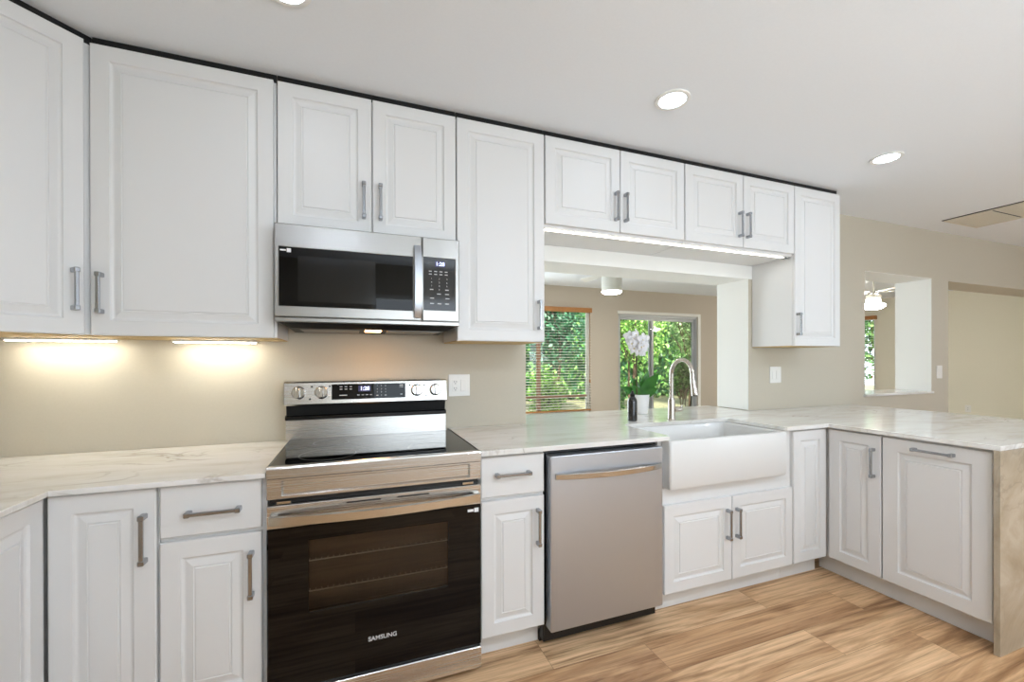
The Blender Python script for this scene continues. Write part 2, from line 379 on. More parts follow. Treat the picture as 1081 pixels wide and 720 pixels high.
# sunroom
m = MB(); m.box(SX0-.12, SX0, WT, SY, 0, ZC); struct(m.build('wall_sunroom_left', 'wall_taupe'), 'left wall of the sunroom', 'wall')
# far wall with window 1 and sliding door
AX0, AX1, AZ0, AZ1 = 2.05, 3.64, .42, 2.125
BX0, BX1, BZ1 = 4.185, 5.900, 2.075
m = MB(); y0, y1 = SY, SY+.12
m.box(SX0, .45, y0, y1, 0, ZC); m.box(.45, 1.85, y0, y1, 0, .6); m.box(.45, 1.85, y0, y1, 2.1, ZC); m.box(1.85, AX0, y0, y1, 0, ZC); m.box(AX0, AX1, y0, y1, 0, AZ0); m.box(AX0, AX1, y0, y1, AZ1, ZC); m.box(AX1, BX0, y0, y1, 0, ZC)
m.box(BX0, BX1, y0, y1, BZ1, ZC); m.box(BX1, SX1, y0, y1, 0, ZC)
struct(m.build('wall_sunroom_far', 'wall_taupe'), 'taupe sunroom wall holding the blind-covered window and sliding glass door', 'wall')
CY0, CY1, CZ0, CZ1 = 3.02, 3.60, .60, 2.13
m = MB(); x0, x1 = SX1, SX1+.12
m.box(x0, x1, WT-.3, CY0, 0, ZC); m.box(x0, x1, CY0, CY1, 0, CZ0); m.box(x0, x1, CY0, CY1, CZ1, ZC); m.box(x0, x1, CY1, SY+.12, 0, ZC)
struct(m.build('wall_sunroom_right', 'wall_cream'), 'cream end wall of the sunroom seen through the doorway', 'wall')

def window_frame(name, label, x0, x1, y, z0, z1, mat, mull=(), rails=()):
    w = thing(name, label, 'window', ((x0+x1)/2, y+.06, z0)); w['kind'] = 'structure'
    m = MB(); t = .045
    m.box(x0, x0+t, y+.03, y+.09, z0, z1, .003); m.box(x1-t, x1, y+.03, y+.09, z0, z1, .003)
    m.box(x0+t, x1-t, y+.03, y+.09, z0, z0+t, .003); m.box(x0+t, x1-t, y+.03, y+.09, z1-t, z1, .003)
    m.build('window_frame', mat, w)
    for i, xm in enumerate(mull): MB().box(xm-.028, xm+.028, y+.03, y+.09, z0+t, z1-t, .003).build('mullion', 'sash_brown', w)
    for i, zr in enumerate(rails): MB().box(x0+t, x1-t, y+.035, y+.085, zr-.022, zr+.022, .003).build('sash_rail', 'sash_brown', w)
    MB().box(x0+t, x1-t, y+.058, y+.062, z0+t, z1-t).build('pane', 'window_glass', w)
    return w
window_frame('window_1', 'sunroom window behind the open white slat blind', AX0, AX1, SY, AZ0, AZ1, 'trim_white', mull=(2.73,), rails=(.70,))

def blind(label, x0, x1, y, z0, z1, M=None, tape=True):
    t = thing('window_blind', label, 'blind', tuple((M @ Vector(((x0+x1)/2, y, z0))) if M else ((x0+x1)/2, y, z0)))
    MB().box(x0, x1, y-.035, y+.03, z1-.075, z1, .004, M=M).build('valance', 'bamboo_blind', t)
    s = MB(); n = int((z1-.09-z0-.03)/.043)
    for i in range(n):
        z = z0+.05+i*.043; a = math.radians(6.5)
        s.box(x0+.012, x1-.012, -.022, .022, -.0013, .0013, M=(M or Matrix.Identity(4)) @ Matrix.Translation((0, y, z)) @ Matrix.Rotation(a, 4, 'X'))
    s.build('slats', 'blind_slat', t)
    MB().box(x0+.012, x1-.012, y-.024, y+.024, z0, z0+.022, .003, M=M).build('bottom_rail', 'bamboo_blind', t)
    for xx in (x0+.12, x1-.12):
        MB().tube([(xx, y-.026, z0+.02), (xx, y-.026, z1-.07)], .0018, 6, M=M).build('ladder_cord', 'blind_slat', t)
    w = MB().tube([(x1-.05, y-.04, .95), (x1-.05, y-.04, z1-.07)], .003, 6, M=M); w.box(x1-.06, x1-.04, y-.05, y-.03, .92, .97, .003, M=M)
    w.build('wand', 'bamboo_blind', t)
    return t
blind('open white slat window blind with honey brown valance, left of the sliding glass door', AX0+.005, AX1-.005, SY-.035, .465, 2.135)
MX = Matrix(((0, 1, 0, 0), (-1, 0, 0, 0), (0, 0, 1, 0), (0, 0, 0, 1)))   # local x -> -Y, local y -> +X
window_frame_pts = None
w = thing('window_2', 'narrow window on the sunroom end wall behind a blind', 'window', (SX1+.06, (CY0+CY1)/2, CZ0)); w['kind'] = 'structure'
m = MB(); m.box(SX1+.03, SX1+.09, CY0, CY0+.045, CZ0, CZ1, .003); m.box(SX1+.03, SX1+.09, CY1-.045, CY1, CZ0, CZ1, .003)
m.box(SX1+.03, SX1+.09, CY0+.045, CY1-.045, CZ0, CZ0+.045, .003); m.box(SX1+.03, SX1+.09, CY0+.045, CY1-.045, CZ1-.045, CZ1, .003); m.build('window_frame', 'trim_white', w)
MB().box(SX1+.058, SX1+.062, CY0+.045, CY1-.045, CZ0+.045, CZ1-.045).build('pane', 'window_glass', w)
blind('white slat blind with brown valance, seen through the small opening in the right wall', -CY1-.02, -CY0+.035, SX1-.035, CZ0, CZ1+.03, M=MX)

d = thing('door_1', 'sliding glass patio door with grey aluminium frame', 'door', ((BX0+BX1)/2, SY+.06, 0)); d['kind'] = 'structure'
m = MB(); ya, yb = SY+.02, SY+.11
m.box(BX0, BX0+.022, ya, yb, 0, BZ1, .003); m.box(BX1-.022, BX1, ya, yb, 0, BZ1, .003); m.box(BX0+.022, BX1-.022, ya, yb, BZ1-.045, BZ1, .003); m.box(BX0+.022, BX1-.022, ya, yb, .001, .03, .003)
m.build('door_frame', 'aluminium', d)
def slide(x0, x1, y):
    p = MB(); p.box(x0, x0+.04, y, y+.03, .03, BZ1-.045, .003); p.box(x1-.04, x1, y, y+.03, .03, BZ1-.045, .003)
    p.box(x0+.04, x1-.04, y, y+.03, .03, .10, .003); p.box(x0+.04, x1-.04, y, y+.03, BZ1-.095, BZ1-.045, .003)
    o = p.build('door_panel', 'aluminium', d)
    MB().box(x0+.04, x1-.04, y+.012, y+.016, .10, BZ1-.095).build('pane', 'window_glass', o); return o
slide(BX0+.022, 4.94, SY+.035); rp = slide(4.87, BX1-.022, SY+.07)
MB().box(4.80, 4.83, SY+.012, SY+.035, .88, 1.02, .004).build('door_handle', 'black_plastic', d)
m = MB(); m.box(BX1, BX1+.06, SY-.012, SY-.0005, 0, BZ1+.05, .003); m.box(BX0-.02, BX1, SY-.012, SY-.0005, BZ1, BZ1+.05, .003)
struct(m.build('trim_3', 'trim_white'), 'white casing along the sliding glass door', 'trim')
window_frame('window_5', 'added unseen sunroom window at the left end of the far wall', .45, 1.85, SY, .6, 2.1, 'trim_white')  # added window around the sunroom fill lamp, out of view
# added, unseen windows behind the camera, put in to go with the fill lamps
for i, (xa, xb) in enumerate(((.2, 2.9), (4.75, 6.45))):
    w = thing('window_%d' % (i+3), 'added unseen front window %s behind the photographer' % ('wide' if i == 0 else 'narrow'), 'window', ((xa+xb)/2, YF-.05, .6)); w['kind'] = 'structure'
    m = MB(); m.box(xa, xa+.05, YF-.08, YF, .6, 2.1); m.box(xb-.05, xb, YF-.08, YF, .6, 2.1); m.box(xa+.05, xb-.05, YF-.08, YF, .6, .65); m.box(xa+.05, xb-.05, YF-.08, YF, 2.05, 2.1); m.build('window_frame', 'trim_white', w)

# ---------------------------------------------------------------- cabinetry
def place(x, y, z, deg=0): return Matrix.Translation((x, y, z)) @ Matrix.Rotation(math.radians(deg), 4, 'Z')
def door_bm(mb, w, h, M, fw=.056, flat=False):
    def rect(d, y): return [(d, y, d), (w-d, y, d), (w-d, y, h-d), (d, y, h-d)]
    if flat: L = [rect(0, .019), rect(0, .004), rect(.004, 0)]
    else:
        L = [rect(0, .019), rect(0, .003), rect(.003, 0), rect(fw, 0), rect(fw+.003, .0065), rect(fw+.008, .0090), rect(fw+.012, .0090), rect(fw+.034, .0022), rect(fw+.0365, .0048), rect(fw+.0395, .0048), rect(fw+.0415, .0008)]
    mb.rings(L, M=M); return mb
def handle(parent, cx, cz, L, vert, M, mat='nickel'):
    m = MB(); h = L/2
    if vert:
        m.box(cx-.006, cx+.006, -.034, -.024, cz-h, cz+h, .002, M=M)
        for s in (-1, 1): m.box(cx-.0085, cx+.0085, -.0355, -.0003, cz+s*(h-.008)-.0085, cz+s*(h-.008)+.0085, .0025, M=M)
    else:
        m.box(cx-h, cx+h, -.034, -.024, cz-.006, cz+.006, .002, M=M)
        for s in (-1, 1): m.box(cx+s*(h-.008)-.0085, cx+s*(h-.008)+.0085, -.0355, -.0003, cz-.0085, cz+.0085, .0025, M=M)
    return m.build('handle', mat, parent)
def door(root, x0, x1, z0, z1, M, hnd=None, flat=False, name='door', fw=.056, hl=.158):
    """door front in the plane y=0 of M; hnd = (x, z, vertical)"""
    o = door_bm(MB(), x1-x0, z1-z0, M @ Matrix.Translation((x0, 0, z0)), fw, flat).build(name, 'cabinet_white', root)
    if hnd: handle(o, hnd[0], hnd[1], hl, hnd[2], M)
    return o
UF, UB = -.330, -.310     # wall cabinet door front / box front
MU = place(0, UF, 0)
UT, UZ = 2.445, 1.372
def wall_cab(label, x0, x1, z0, doors, group='white wall cabinets'):
    r = thing('wall_cabinet', label, 'cabinet', ((x0+x1)/2, UB/2, z0), group)
    MB().box(x0+.0008, x1-.0008, UB, -.0045, z0+.004, UT-.002, .0008).build('body', 'cabinet_white', r)
    MB().box(x0+.003, x1-.003, UB+.002, -.006, z0, z0+.004).build('bottom_panel', 'cabinet_raw_wood' if z0 < 1.5 else 'cabinet_white', r)
    MB().box(x0+.001, x1-.001, UB+.004, UB+.02, UT-.0018, ZC-.0006).build('shadow_strip', 'black_plastic', r)  # black strip put in as the shade of the gap under the ceiling
    for (a, b, h) in doors: door(r, a, b, z0+(.002 if z0 < 1.9 else .014), UT, MU, h, hl=.158 if z0 > 1.5 else .15)
    return r
# diagonal corner cabinet
c = thing('corner_wall_cabinet', 'diagonal white corner wall cabinet, leftmost, with one tall door', 'cabinet', (-1.2, -.3, UZ), 'white wall cabinets')
pts = [(XL+.003, -.0045), (-.9105, -.0045), (-.9105, -.310), (-1.2105, -.610), (XL+.003, -.610)]
MB().prism(pts, UZ+.004, UT-.002).build('body', 'cabinet_white', c)
MB().prism([(XL+.006, -.007), (-.914, -.007), (-.914, -.308), (-1.211, -.606), (XL+.006, -.606)], UZ, UZ+.004).build('bottom_panel', 'cabinet_raw_wood', c)
MB().prism([(-.914, -.300), (-.914, -.285), (-1.235, -.605), (-1.21, -.605)], UT-.0018, ZC-.0006).build('shadow_strip', 'black_plastic', c)  # same black stand-in for the shaded gap, along the diagonal
MD = place(-1.2105, -.610, 0, 45) @ Matrix.Translation((0, -.0205, 0))
door(c, .016, .398, UZ+.002, UT, MD, (.366, 1.535, True), hl=.15)
wall_cab('widest white wall cabinet, single door, left of the microwave', -.909, -.3035, UZ, [(-.906, -.314, (-.872, 1.528, True))])
wall_cab('white two-door wall cabinet directly above the microwave', -.302, .457, 1.835, [(-.299, .0725, (.040, 1.985, True)), (.0775, .4545, (.110, 1.985, True))])
wall_cab('tall white wall cabinet right of the microwave, beside the sink opening', .4585, .9225, UZ, [(.461, .920, (.886, 1.510, True))])
wall_cab('short white two-door wall cabinet above the orchid, left one over the sink', .924, 1.8355, 1.975, [(.927, 1.382, (1.350, 2.124, True)), (1.386, 1.833, (1.412, 2.124, True))])
wall_cab('short white two-door wall cabinet right one over the sink, beside the end cabinet', 1.837, 2.7605, 1.975, [(1.840, 2.299, (2.262, 2.126, True)), (2.303, 2.758, (2.328, 2.126, True))])
wall_cab('narrow tall white wall cabinet at the right end of the row', 2.762, 3.2190, UZ, [(2.7645, 3.2175, (2.780, 1.518, True))])

BF, BB = -.630, -.610
MBs = place(0, BF, 0)
BZ0, BZT = .1175, .866
def base_cab(label, x0, x1, top=.872, body=True):
    r = thing('base_cabinet', label, 'cabinet', ((x0+x1)/2, -.3, 0), 'white base cabinets')
    if body: MB().box(x0+.001, x1-.001, BB, -.004, .112, top, .0008).build('body', 'cabinet_white', r)
    MB().box(x0+.001, x1-.001, -.548, -.530, .0005, .1115).build('toe_kick', 'cabinet_white', r)
    return r
b = base_cab('white base cabinet in the left corner with a single full-height door', -.876, -.601)
door(b, -.873, -.6055, BZ0, BZT, MBs, (-.634, .710, True), fw=.058)
b = base_cab('white base cabinet with drawer and door, left of the range', -.600, -.2905)
d_ = door(b, -.5965, -.306, .697, BZT, MBs, (-.4435, .775, False), flat=True, name='drawer')
door(b, -.5965, -.306, BZ0, .683, MBs, (-.336, .544, True))
b = base_cab('narrow white base cabinet with drawer and door, between range and dishwasher', .4855, .782, top=.882)
door(b, .490, .7775, .703, BZT+.006, MBs, (.628, .797, False), flat=True, name='drawer')
door(b, .490, .7775, BZ0, .688, MBs, (.744, .556, True))
# sink base: a box with an open top that the apron sink drops into
b = base_cab('white sink base cabinet with two short doors under the apron sink', 1.400, 2.3285, body=False)
m = MB(); m.box(1.401, 1.427, BB, -.004, .112, .882); m.box(2.229, 2.3275, BB, -.004, .112, .882); m.box(1.427, 2.229, BB, -.004, .112, .640); m.build('body', 'cabinet_white', b)
door(b, 1.428, 1.868, BZ0, .557, MBs, (1.832, .417, True)); door(b, 1.873, 2.3245, BZ0, .557, MBs, (1.897, .417, True))
b = base_cab('white corner base cabinet with one narrow full-height door, right of the sink', 2.330, 2.6285, top=.882)
door(b, 2.334, 2.606, BZ0, BZT+.006, MBs, None)
# left run, facing right
ML = place(-.876, -1.10, 0, 90)     # local x -> +Y, front normal (-y) -> +X
b = thing('base_cabinet', 'white base cabinet of the left run at the photo edge, facing right', 'cabinet', (-1.2, -.87, 0), 'white base cabinets')
MB().box(XL+.004, -.8965, -1.099, -.004, .112, .872, .0008).build('body', 'cabinet_white', b)
MB().box(-.975, -.958, -1.099, -.55, .0005, .1115).build('toe_kick', 'cabinet_white', b)
door(b, .005, .462, BZ0, BZT, ML, None)
# peninsula, facing left
PX = 2.612
MP = place(PX, -.637, 0, -90)       # local x -> -Y, front normal -> -X
b = thing('base_cabinet', 'white peninsula base cabinet with narrow door and vertical pull', 'cabinet', (2.9, -.77, 0), 'white base cabinets')
MB().box(PX+.0205, 3.25, -.9055, -.612, .112, .882, .0008).build('body', 'cabinet_white', b)
MB().box(2.695, 2.712, -.9055, -.53, .0005, .1115).build('toe_kick', 'cabinet_white', b)
door(b, .003, .265, BZ0, BZT+.006, MP, (.234, .725, True), fw=.058)
b = thing('base_cabinet', 'white peninsula cabinet with wide panel front and horizontal pull, beside the waterfall end', 'cabinet', (2.9, -1.12, 0), 'white base cabinets')
MB().box(PX+.0205, 3.25, -1.3305, -.9065, .112, .882, .0008).build('body', 'cabinet_white', b)
MB().box(2.695, 2.712, -1.3305, -.9065, .0005, .1115).build('toe_kick', 'cabinet_white', b)
door(b, .272, .684, BZ0, BZT+.004, MP, (.484, .832, False), fw=.066)

# ---------------------------------------------------------------- countertops
LT, RT = .891, .906
m = MB(); m.prism([(XL+.003, -.0045), (-.2905, -.0045), (-.2905, -.655), (-.857, -.655), (-.857, -1.12), (XL+.003, -1.12)], .8735, LT, .002)
tag(m.build('countertop', 'quartzite'), 'cream quartzite worktop on the left corner cabinets', 'countertop')
def arc(cx, cy, r, a0, a1, n=6): return [(cx+r*math.cos(math.radians(a0+(a1-a0)*i/n)), cy+r*math.sin(math.radians(a0+(a1-a0)*i/n))) for i in range(n+1)]
SXa, SXb, SYb = 1.452, 2.240, -.250
out = [(.4845, -.655), (SXa-.012, -.655)] + [(SXa, -.64)] + arc(SXa+.03, SYb-.03, .03, 180, 90) + arc(SXb-.03, SYb-.03, .03, 90, 0) + [(SXb, -.64), (SXb+.01, -.655), (2.587, -.655), (2.587, -1.354), (3.905, -1.354), (3.905, -.0045), (OX1-.002, -.0045), (OX1-.002, .37), (OX0+.004, .37), (OX0+.004, -.0045), (.4845, -.0045)]
ct = thing('countertop', 'cream quartzite worktop around the sink and peninsula with waterfall end', 'countertop', (2.2, -.4, .884))
m = MB(); m.prism(out, .8845, RT, .002); m.build('slab', 'quartzite', ct)
MB().box(2.587, 3.905, -1.354, -1.3325, .0005, .884, .0012).build('waterfall_panel', 'quartzite_tan_shaded', ct)
m = MB(); m.box(WX0-.02, WX1+.003, -.022, WT+.02, WZ0+.0005, WZ0+.021, .002)
struct(m.build('trim_4', 'quartzite'), 'thin stone sill of the small opening in the right wall', 'sill')

# ---------------------------------------------------------------- apron sink
def rrect(x0, x1, y0, y1, z, r, n=5):
    P = []
    for (cx, cy, a) in ((x1-r, y0+r, -90), (x1-r, y1-r, 0), (x0+r, y1-r, 90), (x0+r, y0+r, 180)):
        P += [(x, y, z) for x, y in arc(cx, cy, r, a, a+90, n)]
    return P
sk = thing('apron_sink', 'white porcelain farmhouse apron sink set in the worktop', 'sink', (1.83, -.45, .645))
a0, a1, b0, b1 = 1.4285, 2.2275, -.672, -.225
m = MB(); t = .020
m.rings([rrect(a0+.006, a1-.006, b0+.006, b1-.006, .6465, .010), rrect(a0, a1, b0, b1, .655, .014), rrect(a0, a1, b0, b1, .876, .014), rrect(a0+.003, a1-.003, b0+.003, b1-.003, .8815, .013), rrect(a0+.008, a1-.008, b0+.008, b1-.008, .8835, .012),
         rrect(a0+t-.003, a1-t+.003, b0+t+.002, b1-t, .8835, .012), rrect(a0+t+.002, a1-t-.002, b0+t+.006, b1-t-.003, .880, .02), rrect(a0+t+.012, a1-t-.012, b0+t+.014, b1-t-.012, .70, .035), rrect(a0+t+.03, a1-t-.03, b0+t+.03, b1-t-.03, .682, .04)])
m.build('basin', 'porcelain', sk, smooth=True)
MB().lathe([(0, .001), (.03, .001), (.042, .003), (.045, 0), (.0, 0)], (1.83, -.45, .6825), 24).build('drain', 'chrome', sk, True)

# ---------------------------------------------------------------- faucet
FX, FY = 1.861, -.186
fa = thing('kitchen_faucet', 'brushed nickel gooseneck kitchen faucet behind the sink', 'faucet', (FX, FY, RT))
MB().lathe([(0, 0), (.026, 0), (.026, .004), (.0225, .007), (.0215, .02), (.0205, .115), (.019, .128), (.0155, .140), (.0, .140)], (FX, FY, RT+.0005), 28).build('faucet_base', 'faucet_nickel', fa, True)
P = [(FX, FY, RT+.135), (FX, FY, 1.03+.06)]; R = .088; zc = 1.192
P += [(FX, FY, 1.13), (FX, FY, zc)]
for i in range(1, 15):
    a = PI*i/16 * 1.0; P.append((FX, FY - R + R*math.cos(a), zc + R*math.sin(a)))
for i in range(15, 18):
    a = PI*i/16; P.append((FX, FY - R + R*math.cos(min(a, PI*1.02)), zc + R*math.sin(min(a, PI*1.02)) - max(0, i-16)*.02))
MB().tube(P, .0125, 16).build('spout', 'faucet_nickel', fa, True)
ex, ey, ez = P[-1]; dr = (Vector(P[-1])-Vector(P[-3])).normalized()
hd = MB(); hp = [Vector((ex, ey, ez)) + Vector((0, -.004*i, -.019*i)) for i in range(0, 6)]
hd.tube(hp, [.0125, .0150, .0160, .0172, .0200, .0205], 18); hd.build('spray_head', 'faucet_nickel', fa, True)
MB().lathe([(0, 0), (.0145, 0), (.0145, .002), (0, .002)], (hp[-1].x, hp[-1].y, hp[-1].z-.002), 16).build('nozzle', 'black_plastic', fa, True)
hm = MB(); hm.lathe([(0, 0), (.017, 0), (.018, .004), (.018, .05), (.0165, .056), (0, .056)], (FX+.018, FY, RT+.062), 20, 'X'); hm.tube([(FX+.062, FY, RT+.062), (FX+.070, FY-.003, RT+.075), (FX+.078, FY-.006, RT+.088)], [.0075, .0065, .0055], 10)
hm.build('lever', 'faucet_nickel', fa, True)

# ---------------------------------------------------------------- black bottle
bo = thing('soap_bottle', 'small black bottle standing left of the faucet', 'bottle', (1.597, -.146, RT))
MB().lathe([(0, 0), (.026, 0), (.0285, .003), (.0285, .118), (.026, .132), (.017, .146), (.013, .150), (0, .150)], (1.597, -.146, RT+.0005), 28).build('bottle_body', 'bottle_black', bo, True)
MB().lathe([(0, 0), (.0125, 0), (.0145, .003), (.0145, .016), (.010, .020), (.0065, .034), (0, .035)], (1.597, -.146, RT+.1505), 20).build('cap', 'black_plastic', bo, True)

# ---------------------------------------------------------------- orchid
OXc, OYc = 1.878, .140
oc = thing('potted_orchid', 'white orchid in a small white pot on the far side of the worktop', 'plant', (OXc, OYc, RT))
MB().lathe([(0, 0), (.044, 0), (.047, .003), (.058, .128), (.059, .133), (.055, .133), (.052, .115), (0, .113)], (OXc, OYc, RT+.0005), 32).build('pot', 'pot_white', oc, True)
MB().lathe([(0, .0), (.051, 0), (.047, .006), (0, .01)], (OXc, OYc, RT+.113), 20).build('potting_bark', 'soil', oc)
def leaf(base, ang, length, width, bend, toward, twist=.25):
    """strap leaf: ang = rise angle in the plane across the plant, bend = droop at the tip, toward = lean to the kitchen side"""
    A = Vector((.94, -.34, 0)); B = Vector((-.34, -.94, 0)); U_ = Vector((0, 0, 1))
    m = MB(); n = 12; rows = []; p = Vector(base); a = ang
    for i in range(n+1):
        t = i/n; w = width*(math.sin(PI*min(1, t*.90+.10))**.75)*(1-t**7)+.0015
        a_ = ang + bend*t*t; d = (A*math.cos(a_)+U_*math.sin(a_)+B*toward*(.3+t)).normalized()
        sd = (d.cross(B*1.0+U_*twist)).normalized(); nn = sd.cross(d).normalized()
        rows.append([p-sd*w+nn*w*.22, p-nn*w*.10, p+sd*w+nn*w*.22, p+sd*w*.97+nn*(w*.22-.0022), p-nn*(w*.10+.003), p-sd*w*.97+nn*(w*.22-.0022)])
        p = p + d*length/n
    m.rings(rows); return m.build('leaf', 'orchid_leaf', oc, True)
top = (OXc-.005, OYc, RT+.118)
D = math.radians
for ag, L, wd, bd, tw in ((D(150), .165, .027, D(14), .2), (D(108), .15, .025, D(14), -.15), (D(56), .215, .037, D(-4), .3), (D(70), .20, .030, D(-8), -.3), (D(32), .135, .033, D(-14), .45), (D(128), .12, .026, D(20), .5)):
    leaf(top, ag, L, wd, bd, tw)
stems = []
for (dx, dy, h, ox) in ((-.012, -.01, .42, -.06), (.004, .01, .40, .02)):
    pts = []
    for i in range(13):
        t = i/12; pts.append((OXc-.03+dx*t+ox*max(0, t-.55)**1.5*1.2, OYc+dy*t, RT+.115+h*t-.05*max(0, t-.6)))
    MB().tube(pts, [.0042-.0018*i/12 for i in range(13)], 8).build('flower_stem', 'orchid_stem', oc, True); stems.append(pts)
MB().tube([(OXc-.036, OYc-.004, RT+.115), (OXc-.044, OYc-.004, RT+.40)], .003, 6).build('support_stick', 'bark', oc, True)
def flower(c, n, s):
    """five petals round a small lip; n = facing direction"""
    n = Vector(n).normalized(); up = Vector((0, 0, 1)); a = n.cross(up).normalized(); b = a.cross(n)
    m = MB(); c = Vector(c)
    for k in range(5):
        an = PI/2+2*PI*k/5; d = a*math.cos(an)+b*math.sin(an); sd = n.cross(d)
        w = s*(.50 if k in (1, 4) else .33)
        rows = []
        for i in range(6):
            t = i/5; ww = w*math.sin(PI*(t*.86+.10))**.8
            q = c+d*s*t+n*(.10*s*math.sin(PI*t)-.18*s*t*t+.02*s)
            rows.append([q-sd*ww, q+n*.05*s, q+sd*ww, q+sd*ww-n*.0012, q+n*.05*s-n*.0015, q-sd*ww-n*.0012])
        m.rings(rows)
    o = m.build('flower', 'petal', oc, True)
    MB().lathe([(0, 0), (.16*s, .06*s), (.12*s, .2*s), (0, .3*s)], (0, 0, 0), 8, M=Matrix.Translation(c) @ n.to_track_quat('Z', 'Y').to_matrix().to_4x4()).build('flower_lip', 'petal_centre', o, True)
rf = random.Random(3)
for (dx, dz, dy) in ((-.066, .285, -.02), (-.030, .335, .0), (-.012, .285, -.045), (-.050, .235, -.03), (.008, .372, .01), (.050, .330, -.03), (.038, .262, -.045), (.010, .218, -.03), (.068, .285, .0), (-.052, .355, .02), (.048, .215, -.02), (.020, .318, -.05), (-.005, .255, -.06)):
    flower((OXc-.040+dx*.72, OYc+dy, RT+.125+.362+(dz-.285)*.72), (rf.uniform(-1.5, .7), -1, rf.uniform(-.7, .5)), rf.uniform(.038, .048))

# ---------------------------------------------------------------- microwave
MF = -.410
mw = thing('microwave', 'stainless over-the-range microwave with black glass door', 'microwave', (.077, -.2, 1.44))
x0, x1, z0, z1 = -.2995, .4525, 1.436, 1.8315
MB().box(x0+.002, x1-.002, -.385, -.006, z0+.012, z1-.001, .002).build('body', 'steel_grey', mw)
# door: steel frame round a black glass window
dr_ = MB(); dx1 = .2815
def slab_with_hole(mb, X0, X1, Z0, Z1, hx0, hx1, hz0, hz1, yf, yb, rad=.006):
    def R(a, b, c_, d_, y): return [(a, y, c_), (b, y, c_), (b, y, d_), (a, y, d_)]
    mb.rings([R(hx0, hx1, hz0, hz1, yb), R(X0, X1, Z0, Z1, yb), R(X0, X1, Z0, Z1, yf+.004), R(X0+.004, X1-.004, Z0+.004, Z1-.004, yf), R(hx0-.002, hx1+.002, hz0-.002, hz1+.002, yf), R(hx0, hx1, hz0, hz1, yf+.002), R(hx0, hx1, hz0, hz1, yb)], False, False)
slab_with_hole(dr_, x0, dx1, z0+.020, z1, -.284, .243, 1.500, 1.738, MF, MF+.024)
md = dr_.build('door', 'steel_dim', mw)
MB().box(-.2838, .2428, MF+.002, MF+.012, 1.5002, 1.7378).build('door_window', 'black_glass', md)
MB().box(-.215, .085, MF+.0012, MF+.0019, 1.520, 1.705).build('viewing_mesh', 'black_gloss', md)
MB().box(x0, x1, MF+.001, MF+.024, z0, z0+.0185, .003).build('lower_trim', 'steel_dim', mw)
cp = MB(); slab_with_hole(cp, dx1+.0025, x1, z0+.020, z1, .2875, .4335, 1.506, 1.742, MF, MF+.024)
cpo = cp.build('control_frame', 'steel_dim', mw)
MB().box(.2877, .4333, MF+.0015, MF+.012, 1.5062, 1.7418).build('control_panel', 'charcoal_glass', cpo)
MB().box(.341, .387, MF+.0008, MF+.0014, 1.702, 1.728).build('clock_screen', 'clock_screen', cpo)
MB().text('1:28', .024, face_text(.364, MF+.0006, 1.7145), bold=.0004).build('clock_digits', 'clock_glow', cpo)
kb = MB(); yk = MF+.0012
for r in range(2):
    for c_ in range(4): kb.box(.313+c_*.024, .326+c_*.024, yk-.0004, yk, 1.679-r*.013, 1.6825-r*.013)
for r in range(4):
    for c_ in range(3):
        k = r*3+c_
        if k < 9: kb.text(str(k+1), .010, face_text(.325+c_*.035, yk, 1.648-r*.0165))
        else:
            if c_ == 1: kb.text('0', .010, face_text(.36, yk, 1.648-r*.0165))
            else: kb.box(.317+c_*.035, .333+c_*.035, yk-.0004, yk, 1.597, 1.601)
for (a, z) in ((.349, 1.5795), (.386, 1.5795), (.318, 1.560), (.388, 1.560), (.318, 1.536), (.352, 1.536), (.386, 1.536)): kb.box(a, a+.018, yk-.0004, yk, z-.002, z+.002)
kb.build('key_legends', 'ink_light', cpo)
hb = MB(); hx = .2625
P = []
for i in range(15):
    t = i/14; P.append((MF-.012-.030*math.sin(PI*t)**.6, 1.466+t*.322))
for (ya, za), (yb, zb) in zip(P, P[1:]): pass
hb.rings([[(hx-.0155, y, z), (hx+.0155, y, z), (hx+.0155, y+.010, z), (hx-.0155, y+.010, z)] for y, z in P])
hb.box(hx-.0155, hx+.0155, MF-.013, MF-.0003, 1.466, 1.480, .002); hb.box(hx-.0155, hx+.0155, MF-.013, MF-.0003, 1.774, 1.788, .002)
hb.build('door_handle', 'steel_vertical', md, True)
# underside: tapered vent tray, dark front slot, grease filters, lamp
MB().rings([[(x0+.004, -.395, 1.4475), (x1-.004, -.395, 1.4475), (x1-.004, -.01, 1.4475), (x0+.004, -.01, 1.4475)], [(x0+.004, -.392, 1.438), (x1-.004, -.392, 1.438), (x1-.004, -.01, 1.438), (x0+.004, -.01, 1.438)], [(x0+.05, -.345, 1.416), (x1-.05, -.345, 1.416), (x1-.03, -.03, 1.416), (x0+.03, -.03, 1.416)]]).build('vent_tray', 'vent_dark', mw)
for (fa0, fa1) in ((-.22, .02), (.14, .38)):
    MB().box(fa0, fa1, -.325, -.12, 1.4125, 1.4158, .001).build('grease_filter', 'steel_grey', mw)
MB().box(.045, .115, -.30, -.22, 1.4128, 1.4158, .001).build('cooktop_lamp', 'hood_lens', mw)
st = MB().box(-.255, -.240, MF+.0002, MF+.0018, 1.716, 1.732); st.box(-.279, -.258, MF+.0002, MF+.0018, 1.721, 1.727); st.build('sticker', 'sticker_white', md)

